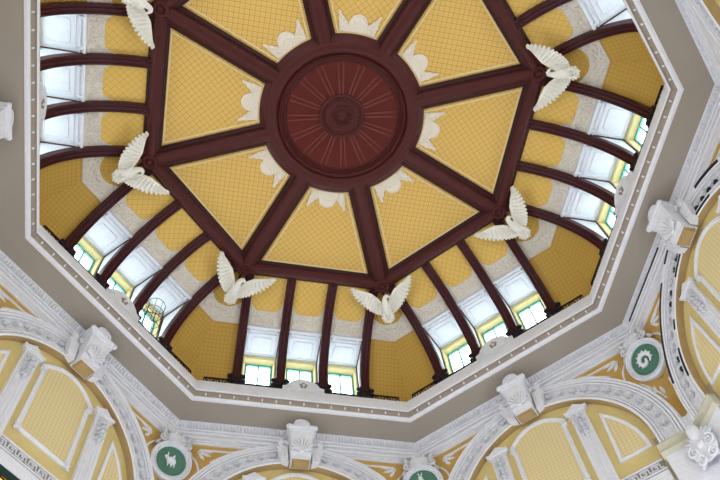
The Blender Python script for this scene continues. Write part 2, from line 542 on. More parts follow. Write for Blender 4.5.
# dormer windows
ZD, YW, YG = 28.0, 10.30, 10.55
def dormer_parts():
    P = {}
    mb = MB(); w = 0.83
    y0 = vault_pt(T2, VO)[0]
    mb.grid([[(-w, y0, ZD), (w, y0, ZD)], [(-w, YW, ZD), (w, YW, ZD)]])
    # panel relief on the ceiling: nested frames and a flat boss
    for (a, b, c, d, h) in ((-.56, .56, y0 + .34, YW - .12, .03),):
        mb.sweep([(a, c, ZD), (b, c, ZD), (b, d, ZD), (a, d, ZD)], [(-.03, 0), (-.02, h), (.02, h), (.03, 0)], True, (0, 0, -1))
    mb.prism([(-.36, y0 + .48), (.36, y0 + .48), (.42, y0 + .6), (.42, YW - .3), (.36, YW - .22), (-.36, YW - .22), (-.42, YW - .3), (-.42, y0 + .6)], ZD - .025, ZD, 'xy', .06)
    P['dormer_ceiling'] = mb.mesh('dormer_ceiling', M['white'], 30)
    mb = MB()
    mb.box(-w, w, y0 - .02, y0 + .08, ZD - .07, ZD + .10)
    mb.box(-w, w, y0 + .16, y0 + .22, ZD - .05, ZD + .02)
    for s in (-1, 1):
        mb.box(s * .5 - .05, s * .5 + .05, y0 - .03, y0 + .24, ZD - .09, ZD)
    P['head_molding'] = mb.mesh('head_molding', M['white'], 30)
    mb = MB()
    ts = [T2 + (PI / 2 - T2) * i / 14 for i in range(15)]
    for s in (-.69, .69):
        front = [(s, *vault_pt(t, VO - .04)) for t in ts] + [(s, vault_pt(PI / 2, VO - .04)[0], 24.98)]
        back = [(s, YW, min(ZD, p[2])) for p in front]
        mb.grid([front, back])
    P['side_wall'] = mb.mesh('side_wall', M['white'], 0)
    mb = MB()
    for s in (-1, 1):
        mb.tube([(s * .675, y0 + .05, ZD - .03), (s * .675, YW - .02, ZD - .03)], .033, 5)
        mb.tube([(s * .675, YW - .02, ZD - .03), (s * .675, YW - .02, 25.2)], .026, 5)
    P['brown_edge_trim'] = mb.mesh('brown_edge_trim', M['brown'], 40)
    # yellow wall round the window with splayed reveal
    mb = MB()
    o = [(-.69, 24.98), (.69, 24.98), (.69, ZD), (-.69, ZD)]
    i1 = [(-.60, 25.3), (.60, 25.3), (.60, 27.82), (-.60, 27.82)]
    i2 = [(-.53, 25.34), (.53, 25.34), (.53, 27.70), (-.53, 27.70)]
    mb.grid([[(p[0], YW, p[1]) for p in o], [(p[0], YW, p[1]) for p in i1], [(p[0], YG, p[1]) for p in i2]], True)
    P['yellow_surround'] = mb.mesh('yellow_surround', M['reveal'], 0)
    mb = MB()
    y = YG
    for (a, b, c, d) in ((-.53, -.47, 25.34, 27.70), (.47, .53, 25.34, 27.70), (-.47, .47, 27.63, 27.70), (-.47, .47, 25.34, 25.42),
                         (-.028, .028, 25.42, 27.63), (-.47, -.028, 26.0, 26.04), (.028, .47, 26.0, 26.04)):
        mb.box(a, b, y - .05, y + .03, c, d)
    P['window_frame'] = mb.mesh('window_frame', M['teal'], 0)
    mb = MB(); mb.box(-.5, .5, y - .008, y + .004, 25.37, 27.67)
    P['pane'] = mb.mesh('pane', M['glass'], 0)
    return P
wn_ = 0
for j in range(8):
    for i in range(3):
        P = cached('dormer', dormer_parts)
        wn_ += 1
        base_u = (BX[i] + BX[i + 1]) / 2
        rot = side_rot(j)
        n = 'window_%d' % wn_
        g = WN[j][5:].replace('_', '-')
        od = (ORD3[j] if j < 6 else ['first', 'middle', 'last'])[i]
        w = obj(n, P['dormer_ceiling'], None, rot, (base_u, 0, 0))
        tag(w, '%s white dormer window between ribs on the %s side' % (od, g), 'window', kind='structure')
        for k in ('head_molding', 'side_wall', 'brown_edge_trim', 'yellow_surround'):
            obj(k, P[k], w)
        f = obj('window_frame', P['window_frame'], w)
        obj('pane', P['pane'], f)

# roof shell that keeps the sky out above the flat ceiling and behind the vaults
# ================================================================== FLAT CEILING
ZP = 28.78
RC = 2.86
def panel_parts():
    """one trapezoid panel between two spokes, local corner frame: centred on a side"""
    P = {}
    H = 0.42       # half width of spoke
    y1 = 6.33
    def umax(y): return y * T - H / cos(PI / 8)
    # inner arc
    n = 16
    yi = 2.80
    mb = MB(); rows, uv = [], []
    th = math.asin(max(0, min(1, (umax(2.75)) / yi)))
    for s in range(11):
        r, q = [], []
        for k in range(n + 1):
            w = -1 + 2 * k / n
            a = th * w
            p0 = (yi * sin(a), yi * cos(a))
            p1 = (umax(y1) * w, y1)
            x = p0[0] + (p1[0] - p0[0]) * s / 10; y = p0[1] + (p1[1] - p0[1]) * s / 10
            r.append((x, y, ZP)); q.append((x, y))
        rows.append(r); uv.append(q)
    mb.grid(rows, False, uv)
    P['panel'] = mb.mesh('ceiling_panel', M['ceil_yellow'], 0)
    # cream border moulding
    g = 0.10
    ri = 2.98
    tha = math.asin((ri * T - 0) / ri * 1.0 * 0.97) if False else None
    def um(y): return y * T - (H + g) / cos(PI / 8)
    # solve the inner corner on the arc
    lo, hi = 0, PI / 8
    for _ in range(40):
        m = (lo + hi) / 2
        if ri * sin(m) < um(ri * cos(m)): lo = m
        else: hi = m
    ta = lo
    path = [(ri * sin(ta * (-1 + 2 * k / 12)), ri * cos(ta * (-1 + 2 * k / 12)), ZP) for k in range(13)]
    path += [(um(y1 - g), y1 - g, ZP), (-um(y1 - g), y1 - g, ZP)]
    mb = MB()
    mb.sweep(path, [(-.035, 0), (-.03, .03), (-.01, .04), (.012, .028), (.035, .028), (.035, 0)], True, (0, 0, -1))
    P['border_molding'] = mb.mesh('border_molding', M['cream'], 30)
    # lace plaster at the narrow end
    mb = MB()
    out = []
    r0 = ri + .05
    tb = ta * 0.93
    N = 40
    for k in range(N + 1):
        w = -1 + 2 * k / N
        a = tb * w
        aw = abs(w)
        if aw < .5: h = .16 + .44 * math.sqrt(max(0, 1 - (aw / .5) ** 2)) 
        else: h = .20 + .50 * ((aw - .5) / .5) ** 1.3 + .10 * abs(sin((aw - .5) * 19))
        out.append(((r0 + h) * sin(a), (r0 + h) * cos(a)))
    inn = [(r0 * sin(tb * (-1 + 2 * k / N)), r0 * cos(tb * (-1 + 2 * k / N))) for k in range(N + 1)]
    zt, zb = ZP, ZP - .035
    mb.grid([[(p[0], p[1], zt) for p in inn], [(p[0], p[1], zb) for p in inn], [(p[0], p[1], zb) for p in out], [(p[0], p[1], zt) for p in out]])
    # raised rims and beads
    mb.tube([(p[0], p[1], zb - .005) for p in out], .025, 5)
    half = [(.27 * sin(PI * k / 12 - PI / 2) , r0 + .06 + .30 * cos(PI * k / 12 - PI / 2), zb - .004) for k in range(13)]
    mb.tube(half, .018, 5)
    for k in range(-2, 3):
        mb.tube([(k * .09, r0 + .05, zb - .003), (k * .1, r0 + .05 + .28 * math.sqrt(1 - (k / 3) ** 2), zb - .003)], .012, 4)
    rnd = random.Random(3)
    for s in (-1, 1):
        for q in range(24):
            w = s * (.55 + .43 * rnd.random()); a = tb * w
            h = .04 + rnd.random() * (.16 + .46 * (abs(w) - .5) / .5)
            mb.ball(((r0 + h) * sin(a), (r0 + h) * cos(a), zb), (.05, .05, .035), 6, 4)
    P['plaster_lace'] = mb.mesh('plaster_lace', M['lace'], 40)
    return P
PAN = ['left', 'lower-left', 'bottom', 'lower-right', 'right', 'upper-right', 'top', 'upper-left']
for j in range(8):
    P = cached('panel', panel_parts)
    o = obj('ceiling_coffer', P['panel'], None, side_rot(j))
    tag(o, 'flat yellow latticed trapezoid ceiling panel on the %s side of the round centre' % PAN[j], 'ceiling panel',
        'ceiling panels round the centre', 'thing')
    obj('border_molding', P['border_molding'], o); obj('plaster_lace', P['plaster_lace'], o)

# roof deck over the flat ceiling (closes the dome)
mb = MB()
mb.face([mb.vert((7.6 * cos(math.radians(22.5 + 45 * k)), 7.6 * sin(math.radians(22.5 + 45 * k)), 28.95)) for k in range(8)])
tag(obj('roof', mb.mesh('roof', M['maroon_dark'], 0)), 'dark roof deck closing the dome above the flat ceiling', 'roof', kind='structure')

# maroon spokes
def spoke_parts():
    P = {}
    def beam(prof, y0, y1, m, name):
        mb = MB()
        A = [(x, y0, z) for x, z in prof]; B = [(x, y1, z) for x, z in prof]
        ids = mb.grid([A, B], True); mb.face(ids[0][::-1]); mb.face(ids[1])
        return mb.mesh(name, m, 35)
    P['beam'] = beam([(-.42, 28.86), (-.42, 28.73), (-.38, 28.70), (-.34, 28.66), (-.24, 28.66), (.24, 28.66), (.34, 28.66), (.38, 28.70), (.42, 28.73), (.42, 28.86)], 2.62, 6.95, M['maroon_dark'], 'spoke_beam')
    roll = [(.24 * cos(t), 28.62 - .12 * sin(t)) for t in [PI * k / 10 for k in range(11)]]
    P['roll_molding'] = beam([(-.27, 28.68), (-.27, 28.61)] + [(-x, z) for x, z in roll] + [(.27, 28.61), (.27, 28.68)], 2.6, 6.9, M['maroon'], 'roll_molding')
    mb = MB()
    y = 7.16
    prof = [(0.0, 28.475), (.07, 28.47), (.09, 28.45), (.11, 28.47), (.14, 28.50), (.17, 28.455), (.22, 28.44), (.27, 28.455), (.30, 28.50), (.30, 28.66)]
    mb.lathe(prof, 24, (0, y))
    P['rosette'] = mb.mesh('rosette', M['maroon'], 40)
    return P
CORN = ['upper-left', 'left', 'lower-left', 'lower-right of the bottom', 'right', 'upper-right', 'top-right', 'top-left']
EAGLE_LABEL = {0: 'top left', 1: 'middle left', 2: 'bottom left', 3: 'bottom centre', 4: 'lower right', 5: 'upper right', 6: 'top right edge', 7: 'top edge left'}
for k in range(8):
    P = cached('spoke', spoke_parts)
    o = node('radial_beam', corner_rot(k), (0, 6.9, 28.66), 'maroon molded spoke beam running from the round centre to the %s corner' % EAGLE_LABEL[k], 'beam',
             'spoke beams of the ceiling', 'thing')
    for nm in ('beam', 'roll_molding', 'rosette'):
        c = obj({'beam': 'beam_body'}.get(nm, nm), P[nm], o)
        c.location = (0, -6.9, -28.66)

# octagon ring beam, one length per side
def ring_parts():
    P = {}
    mb = octo_side([(6.28, 28.86), (6.28, 28.74), (6.32, 28.70), (6.40, 28.66), (6.90, 28.66), (6.95, 28.72), (6.95, 29.0)], False)
    P['beam_body'] = mb.mesh('ring_beam_body', M['maroon_dark'], 30)
    mb = octo_side([(6.40, 28.68), (6.40, 28.62), (6.44, 28.60)] + [(6.62 - .18 * cos(t), 28.60 - .12 * sin(t)) for t in [PI * k / 8 for k in range(9)]] + [(6.84, 28.6), (6.84, 28.68)])
    P['roll_molding'] = mb.mesh('ring_roll', M['maroon'], 40)
    return P
for j in range(8):
    P = cached('ring', ring_parts)
    o = node('octagon_beam', side_rot(j), (0, 6.6, 28.66), 'maroon beam edging the flat octagonal ceiling on its %s side' % PAN[j], 'beam', 'octagon beams of the ceiling', 'thing')
    for nm in ('beam_body', 'roll_molding'):
        c = obj(nm, P[nm], o); c.location = (0, -6.6, -28.66)

# round centre
root = node('ceiling_medallion', 0, (0, 0, 28.5), 'large round maroon coffered medallion at the centre of the dome ceiling', 'ceiling medallion', None, 'thing')
def child(parent, name, mb, mat, smooth=40):
    o = obj(name, mb.mesh(name, mat, smooth), parent)
    o.location = -Vector(parent.location) if parent.rotation_euler.z == 0 else (0, 0, 0)
    return o
mb = MB(); mb.lathe([(2.98, 28.80), (2.98, 28.72), (2.92, 28.68), (2.84, 28.64), (2.80, 28.60)] + [(2.56 + .22 * cos(t), 28.58 - .13 * sin(t)) for t in [PI * k / 12 for k in range(13)]] + [(2.32, 28.60), (2.30, 28.64)], 96)
child(root, 'outer_ring', mb, M['maroon'])
mb = MB(); mb.lathe([(2.32, 28.62), (2.27, 28.56), (2.22, 28.60), (2.19, 28.68), (2.13, 28.66), (2.10, 28.72), (2.04, 28.70), (2.0, 28.76)], 96)
child(root, 'inner_ring', mb, M['maroon'])
mb = MB(); mb.lathe([(2.04, 28.76), (1.2, 28.80), (.3, 28.82), (0.001, 28.82)], 64)
child(root, 'dish', mb, M['dish'], 60)
for k in range(16):
    mb = MB(); a = 2 * PI * (k + .5) / 16
    for s in (-1, 1):
        def P_(r, o): return (r * cos(a) - o * sin(a), r * sin(a) + o * cos(a), 28.79 - .0 * r)
        mb.tube([P_(.72, s * .05), P_(1.98, s * .10)], .036, 5)
    child(root, 'radial_molding', mb, M['molding_red'])
mb = MB()
mb.lathe([(.84, 28.80), (.82, 28.74), (.76, 28.72), (.70, 28.76), (.66, 28.73), (.60, 28.77), (.52, 28.76), (.46, 28.72), (.40, 28.77), (.28, 28.77), (.24, 28.73), (.20, 28.77), (.12, 28.74), (.09, 28.70), (.05, 28.68), (0.001, 28.67)], 48)
for k in range(24):
    a = 2 * PI * k / 24
    mb.ball((.63 * cos(a), .63 * sin(a), 28.75), .035, 6, 4)
for k in range(12):
    a = 2 * PI * k / 12
    mb.ball((.34 * cos(a), .34 * sin(a), 28.75), (.045, .045, .03), 6, 4)
child(root, 'rosette', mb, M['maroon'])

# ================================================================== RIBS
def rib_parts():
    P = {}
    sec = [(-.175, .30), (-.175, .03), (-.155, .0), (-.10, .0), (-.085, .03), (-.06, .03), (-.045, 0), (.045, 0), (.06, .03), (.085, .03), (.10, 0), (.155, 0), (.175, .03), (.175, .30)]
    mb = MB(); rows = []
    ts = [(-.06)] + [PI / 2 * i / 28 for i in range(29)]
    for t in ts:
        row = []
        for x, d in sec:
            y, z = vault_pt(max(t, 0), d)
            if t < 0: y -= .15
            row.append((x, y, z))
        rows.append(row)
    rows.append([(x, A0 + AE + d, 25.2) for x, d in sec])
    ids = mb.grid(rows, True); mb.face(ids[0]); mb.face(ids[-1][::-1])
    P['rib_body'] = mb.mesh('rib_body', M['rib'], 30)
    # boss near the crown
    mb = MB()
    y, z = vault_pt(.07, 0)
    mb.lathe([(0.001, z - .06), (.05, z - .055), (.06, z - .03), (.085, z - .045), (.11, z - .03), (.12, z + .03)], 12, (0, y))
    P['boss'] = mb.mesh('boss', M['rib'], 40)
    # foliate foot: stepped block with leaves and scrolls
    mb = MB(); yf = A0 + AE
    mb.box(-.16, .16, yf - .02, yf + .28, 24.98, 25.56)
    mb.box(-.22, .22, yf - .05, yf + .28, 25.54, 25.66)
    mb.box(-.20, .20, yf - .03, yf + .28, 25.66, 25.86)
    mb.box(-.23, .23, yf - .06, yf + .28, 25.86, 25.92)
    for s in (-1, 1):
        mb.ball((s * .27, yf - .03, 26.02), (.095, .08, .11), 7, 5)
        mb.ball((s * .27, yf - .03, 25.74), (.10, .08, .10), 7, 5)
        mb.leaf((s * .12, yf - .02, 25.92), 90 - s * 22, .14, .26, .07)
    mb.leaf((0, yf - .02, 25.90), 90, .16, .32, .07)
    for q in (-.12, 0, .12):
        mb.ball((q, yf - .06, 25.76), (.05, .04, .07), 6, 5)
    P['foliate_foot'] = mb.mesh('foliate_foot', M['iron'], 40)
    return P
for j in range(6):
    P = cached('rib', rib_parts)
    for i in range(4):
        b = (BX[i], A0 + AE, 24.98)
        lab = '%s of the four curved maroon ribs on the %s side' % (ORD4[j][i], SIDE[j])
        o = node('vault_rib', side_rot(j), b, lab, 'rib', 'curved ribs of the dome', 'thing')
        for nm in ('rib_body', 'boss', 'foliate_foot'):
            c = obj(nm, P[nm], o); c.location = (0, -b[1], -b[2])

# ================================================================== EAGLES
EB = (0, 7.6, 28.0)
def eagle_parts():
    """corner frame: x along the wings, y outwards, z up; the bird clings under the vault, head to the middle of the ceiling"""
    P = {}
    O = EB
    mb = MB()
    spine = [((0, 8.22, 27.93), .06, .05), ((0, 8.12, 27.90), .12, .10), ((0, 7.98, 27.88), .16, .15), ((0, 7.82, 27.89), .165, .17), ((0, 7.68, 27.94), .14, .15), ((.0, 7.57, 28.0), .11, .11),
             ((.02, 7.48, 28.04), .095, .095), ((.06, 7.41, 28.05), .095, .09), ((.12, 7.38, 28.04), .08, .075), ((.18, 7.40, 28.02), .05, .05), ((.22, 7.45, 28.0), .034, .034), ((.225, 7.51, 27.99), .012, .014)]
    rows = []
    for i, (p, rx, ry) in enumerate(spine):
        a = Vector(spine[max(0, i - 1)][0]); b = Vector(spine[min(len(spine) - 1, i + 1)][0])
        d = (b - a).normalized(); s = d.cross(Vector((0, 0, 1))).normalized(); t = s.cross(d).normalized()
        rows.append([Vector(p) + s * (rx * cos(2 * PI * k / 14)) + t * (ry * sin(2 * PI * k / 14)) for k in range(14)])
    ids = mb.grid(rows, True); mb.face(ids[0]); mb.face(ids[-1])
    mb.ball((.10, 7.40, 27.97), (.022, .022, .02), 6, 4)
    mb.ball((.07, 7.36, 28.0), (.05, .025, .03), 6, 4)
    for s in (-1, 1):
        mb.tube([(s * .10, 7.95, 27.82), (s * .14, 8.06, 27.74), (s * .13, 8.16, 27.70)], .075, 8, [1, .8, .5])
        for q in (-.05, 0, .05):
            mb.tube([(s * .13, 8.14, 27.70), (s * .13 + q, 8.20, 27.65), (s * .13 + q * 1.3, 8.24, 27.67)], .024, 5, [1, .9, .4])
    for r in range(5):
        for q in range(-2, 3):
            x = q * .07 + (.035 if r % 2 else 0); y = 7.62 + r * .09
            z = 27.75 + abs(q) * .03 + (.09 - r * .03 if r < 3 else 0)
            c = [(x - .04, y, z), (x + .04, y, z), (x + .03, y + .07, z - .02), (x, y + .11, z + .0), (x - .03, y + .07, z - .02)]
            mb.face([mb.vert(v) for v in c])
    P['body'] = mb.mesh('eagle_body', M['eagle'], 50, O)
    def wing(s):
        mb = MB()
        lead = [(.10, 7.66, 28.02), (.26, 7.44, 28.14), (.46, 7.22, 28.20), (.72, 7.06, 28.20), (.94, 6.92, 28.18), (1.07, 6.80, 28.16)]
        trail = [(.14, 8.02, 27.94), (.36, 8.06, 27.98), (.60, 7.93, 28.05), (.83, 7.62, 28.11), (1.0, 7.24, 28.15), (1.10, 6.86, 28.16)]
        rows = []
        n = 10
        for a, b in zip(lead, trail):
            a = Vector(a); b = Vector(b)
            th = .085 * (1 - .7 * (a.x / 1.1))
            pr = [math.sqrt(max(0, 1 - (2 * k / n - 1) ** 2)) ** .6 * (1.2 - .7 * k / n) for k in range(n + 1)]
            fr = [a.lerp(b, k / n) + Vector((0, 0, -th * pr[k] - .012)) for k in range(n + 1)]
            bk = [a.lerp(b, k / n) + Vector((0, 0, th * .5 * pr[k] + .012)) for k in range(n, -1, -1)]
            rows.append([Vector((q.x * s, q.y, q.z)) for q in fr + bk])
        ids = mb.grid(rows, True); mb.face(ids[0]); mb.face(ids[-1])
        def along(L, t):
            t = t * (len(L) - 1); i = min(int(t), len(L) - 2); return Vector(L[i]).lerp(Vector(L[i + 1]), t - i)
        for layer, (f0, ln, wd, cnt, lift) in enumerate(((.70, .25, .17, 14, .03), (.42, .27, .14, 13, .075), (.14, .25, .12, 12, .11))):
            for q in range(cnt):
                t = .03 + .95 * q / (cnt - 1)
                a = along(lead, t); b = along(trail, t)
                p = a.lerp(b, f0)
                d = (b - a).normalized()
                out = Vector((.75, -.50, 0)).normalized()
                dr = d.lerp(out, min(.97, .10 + .85 * t ** 2.0)).normalized()
                L = ln * (1.0 - .30 * t) if layer == 0 else ln * (1 - .45 * t)
                side = dr.cross(Vector((0, 0, 1))).normalized() * wd * .5 * (1 - .40 * t)
                up = Vector((0, 0, -1)) * (.028 + lift * (1 - .6 * t))
                rws = []
                for w_, wd_ in ((0, .8), (.35, 1), (.72, .95), (.92, .62), (1, .15)):
                    c = p + dr * (L * w_)
                    rws.append([c - side * wd_, c - side * wd_ * .5 + up, c + up * .65, c + side * wd_ * .5 + up, c + side * wd_, c - up * .25])
                rws = [[Vector((v.x * s, v.y, v.z)) for v in r] for r in rws]
                ids = mb.grid(rws, True); mb.face(ids[0]); mb.face(ids[-1])
        return mb.mesh('eagle_wing', M['eagle'], 40, O)
    P['wing_l'] = wing(-1); P['wing_r'] = wing(1)
    # short fan tail rolled into a shell behind the claws
    mb = MB()
    c = Vector((0, 8.15, 27.72))
    ax = Vector((0, -.45, -.9)).normalized(); ex = Vector((1, 0, 0)); ey = ax.cross(ex).normalized()
    rows = []
    for r, h in ((.20, .16), (.21, .02), (.185, -.03), (.15, -.02), (.12, .05), (.06, .08), (0.001, .085)):
        rows.append([c + ex * (r * cos(2 * PI * k / 20)) + ey * (r * sin(2 * PI * k / 20)) + ax * -h for k in range(20)])
    mb.grid(rows, True)
    for k in range(14):
        a = 2 * PI * k / 14
        rr = .21 + .02 * (k % 2)
        mb.ball(c + ex * (rr * cos(a)) + ey * (rr * sin(a)), (.05, .05, .05), 6, 5)
    mb.tube([(0, 8.08, 27.95), (0, 8.15, 27.80)], .13, 10, [1, 1.2])
    P['tail_fan'] = mb.mesh('eagle_tail', M['eagle'], 45, O)
    mb = MB(); mb.tube([(0, 7.75, 27.95), (0, 7.45, 28.60)], .05, 6)
    P['mounting_bracket'] = mb.mesh('mounting_bracket', M['maroon_dark'], 40, O)
    return P
for k in range(6):
    P = cached('eagle', eagle_parts)
    lab = {0: 'white eagle cut by the top edge of the picture, upper left', 1: 'white eagle at the middle left corner of the octagon ceiling',
           2: 'white eagle at the lower left corner of the octagon ceiling', 3: 'white eagle lowest of all, at the bottom corner of the ceiling',
           4: 'white eagle at the lower right corner of the octagon ceiling', 5: 'white eagle at the upper right corner of the octagon ceiling'}[k]
    o = node('eagle_statue', corner_rot(k), EB, lab, 'eagle sculpture', 'spread winged eagles at the ceiling corners', 'thing')
    for nm, key in (('body', 'body'), ('wing', 'wing_l'), ('wing', 'wing_r'), ('tail_fan', 'tail_fan'), ('mounting_bracket', 'mounting_bracket')):
        obj(nm, P[key], o)

# ================================================================== GALLERY FURNITURE
def plaque_parts():
    P = {}
    mb = MB()
    y0, y1 = 9.43, 9.55
    out = [(-.78, 24.90), (-.78, 25.08), (-.60, 25.14), (-.52, 25.30), (-.40, 25.42), (-.22, 25.52), (0, 25.56), (.22, 25.52), (.40, 25.42), (.52, 25.30), (.60, 25.14), (.78, 25.08), (.78, 24.90)]
    mb.prism(out, y0, y1)
    mb.tube([(x, y0 - .005, z) for x, z in out[1:-1]], .028, 5)
    for s in (-1, 1):
        mb.volute((s * .55, y0, 25.04), .12, 1.4, 90, s, .022, .02)
    P['plaque'] = mb.mesh('plaque_body', M['white'], 35)
    mb = MB()
    for a in range(5):
        t = math.radians(a * 72 + 90)
        mb.ball((.105 * cos(t), y0 - .01, 25.21 + .105 * sin(t)), (.058, .035, .058), 8, 6)
    P['flower'] = mb.mesh('flower', M['groove'], 35)
    mb = MB(); mb.ball((0, y0 - .03, 25.20), (.055, .04, .055), 8, 6)
    P['flower_button'] = mb.mesh('flower_button', M['white'], 40)
    return P
for j in range(6):
    P = cached('plaque', plaque_parts)
    b = (0, 9.49, 24.90)
    o = node('crest_plaque', side_rot(j), b, 'white arched plaque with a dark flower, mid parapet on the %s side' % SIDE[j], 'plaque', 'plaques on the gallery parapet', 'thing')
    for nm in ('plaque', 'flower', 'flower_button'):
        c = obj(nm if nm != 'plaque' else 'plaque_body', P[nm], o); c.location = (0, -b[1], -b[2])

def rail_mesh(x0, x1, h=.34):
    mb = MB(); y = 9.58; z0 = 24.98
    mb.box(x0, x1, y - .025, y + .025, z0 + h - .05, z0 + h)
    mb.box(x0, x1, y - .02, y + .02, z0 + .04, z0 + .08)
    n = max(2, int((x1 - x0) / .22))
    for k in range(n + 1):
        x = x0 + (x1 - x0) * k / n
        mb.box(x - .018, x + .018, y - .018, y + .018, z0, z0 + h - .04)
    for k in range(n):
        xm = x0 + (x1 - x0) * (k + .5) / n; w = (x1 - x0) / n
        f = 1 if k % 2 else -1
        mb.tube([(xm - f * w * .4, y, z0 + .09), (xm - f * .02, y, z0 + .13), (xm + f * .03, y, z0 + .2), (xm + f * w * .35, y, z0 + h - .07)], .02, 5)
        mb.ball((xm, y, z0 + .17), (.045, .03, .045), 6, 4)
    return mb
def rail_parts(x0, x1, h, key):
    b = ((x0 + x1) / 2, 9.58, 24.98)
    return b, cached(key, lambda: rail_mesh(x0, x1, h).mesh('iron_railing', M['iron'], 40, b))
for j in range(6):
    runs = [(-3.68, -2.3, .34, 'by the %s corner' % ENDS[j][0]), (-2.3, -.85, .20, 'under its %s window' % ORD3[j][0]), (.85, 2.3, .20, 'under its %s window' % ORD3[j][2]), (2.3, 3.68, .34, 'by the %s corner' % ENDS[j][1])]
    for x0, x1, h, ds in runs:
        b, me = rail_parts(x0, x1, h, ('rail', x0, x1, h))
        o = obj('iron_railing', me, None, side_rot(j), b)
        tag(o, 'black wrought iron railing of the %s gallery parapet, %s' % (SIDE[j], ds), 'railing', 'iron railings on the gallery parapet', 'thing')

# caged ladder by the last lower-left window
def ladder():
    b = (1.55, 10.0, 24.98)
    o = node('caged_ladder', side_rot(1), b, 'thin black ladder in a hooped cage before the rightmost lower-left window', 'ladder', None, 'thing')
    mb = MB()
    for s in (-1, 1): mb.tube([(s * .2, 0, 0), (s * .2, 0, 2.45)], .018, 5)
    obj('stile', mb.mesh('stile', M['iron'], 40), o)
    for k in range(8):
        mb = MB(); mb.tube([(-.2, 0, .25 + k * .28), (.2, 0, .25 + k * .28)], .014, 5)
        obj('rung', mb.mesh('rung', M['iron'], 40), o)
    for k in range(4):
        z = .85 + k * .5
        mb = MB(); mb.tube([(.36 * sin(2 * PI * i / 24), -.16 - .36 * cos(2 * PI * i / 24), z) for i in range(25)], .012, 5)
        obj('cage_hoop', mb.mesh('cage_hoop', M['iron'], 40), o)
    for k in range(5):
        a = math.radians(-80 + 40 * k)
        mb = MB(); mb.tube([(.36 * sin(a), -.16 - .36 * cos(a), .85), (.36 * sin(a), -.16 - .36 * cos(a), 2.35)], .009, 5)
        obj('cage_bar', mb.mesh('cage_bar', M['iron'], 40), o)
ladder()

# ================================================================== ARCHES ON THE WALLS
YB = 10.52
def arch_parts():
    P = {}
    mb = MB()
    mb.arc([(RI, 10.46), (RI + .03, 10.43), (RI + .08, 10.43), (RI + .09, 10.52), (RI + .115, 10.52), (RI + .12, 10.44), (RI + .17, 10.44), (RI + .175, 10.53), (RI + .20, 10.53), (RI + .21, 10.47), (RI + .24, 10.47), (RI + .25, YB + .02)], 0, 180, 72, 0, ZC, leg=.5)
    P['inner_molding'] = mb.mesh('inner_molding', M['white'], 35)
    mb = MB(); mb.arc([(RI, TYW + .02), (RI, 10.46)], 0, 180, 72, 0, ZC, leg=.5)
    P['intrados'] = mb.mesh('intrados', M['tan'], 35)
    mb = MB()
    mb.arc([(RI + .24, YB + .02), (RM, YB + .02)], 0, 180, 72, 0, ZC, leg=.5)
    band = mb
    mb = MB()
    mb.arc([(RM - .02, YB + .03), (RM - .02, 10.46), (RM + .03, 10.45), (RM + .035, 10.52), (RM + .06, 10.52), (RM + .065, 10.43), (RM + .13, 10.42), (RM + .135, 10.52), (RM + .165, 10.52), (RM + .17, 10.44), (RM + .24, 10.42), (RM + .26, 10.46), (RM + .265, 10.56), (RO, 10.57), (RO, AP + .02)], 0, 180, 72, 0, ZC, leg=.5)
    P['outer_molding'] = mb.mesh('outer_molding', M['white'], 35)
    mb = MB()
    n = 26
    for k in range(n + 1):
        t = 4 + 172 * k / n
        if 82 < t < 98: continue
        a = math.radians(t); r = (RI + .22 + RM) / 2
        x, z = r * cos(a), ZC + r * sin(a)
        s = 1 if t > 90 else -1
        mb.ball((x, YB - .03, z), (.06, .08, .06), 7, 5)
        for q, l in ((0, .17), (38, .13), (-38, .13)):
            mb.leaf((x, YB, z), t + s * 90 + q, .085, l + .03, .10)
        mb.leaf((x, YB, z), t + s * -90, .07, .12, .04)
    band.merge(mb, Matrix()); P['arch_band'] = band.mesh('arch_band', M['orn'], 40)
    return P
def light_parts():
    P = []
    r = 3.60
    for t in (59.6, 65.5, 71.4, 77.3, 105.4, 111.0, 122.6, 128.2, 157.0, 162.5):
        a = math.radians(t); mb = MB()
        mb.tube([(r * cos(a), YB + .02, ZC + r * sin(a)), (r * cos(a), YB - .045, ZC + r * sin(a))], .088, 12)
        P.append(('light_hole', mb.mesh('light_hole', M['black'], 40)))
    for r, t0, t1, w in ((4.10, 54, 71.5, .06), (4.10, 103, 109.5, .05), (4.10, 118, 165, .05), (3.36, 65, 79, .04), (3.36, 102, 114.5, .04), (3.36, 137, 142.5, .04), (3.36, 153, 170, .04)):
        mb = MB(); mb.arc([(r - w, 10.49), (r - w, 10.415), (r + w, 10.415), (r + w, 10.49)], t0, t1, 16, 0, ZC, True)
        P.append(('light_slot', mb.mesh('light_slot', M['black'], 40)))
    return P
for j in range(6):
    P = cached('arch', arch_parts)
    o = node('round_arch', side_rot(j), (0, YB, ZC), 'white molded round arch with leaf relief on the %s wall%s' % (SIDE[j], ', dotted with black light holes' if j == 4 else ''), 'arch', 'arches round the hall', 'thing')
    for nm in ('inner_molding', 'arch_band', 'outer_molding', 'intrados'):
        c = obj(nm, P[nm], o); c.location = (0, -YB, -ZC)
    if j == 4:
        for nm, me in light_parts():
            c = obj(nm, me, o); c.location = (0, -YB, -ZC)
mb = MB(); mb.box(-3.95, -1.1, 10.37, 10.43, 23.37, 23.44)
o = obj('light_strip', mb.mesh('light_strip', M['black'], 0, (-2.5, 10.4, 23.4)), None, side_rot(4), (-2.5, 10.4, 23.4))
tag(o, 'straight black light slot along the cornice above the right wall arch', 'light slot', None, 'thing')

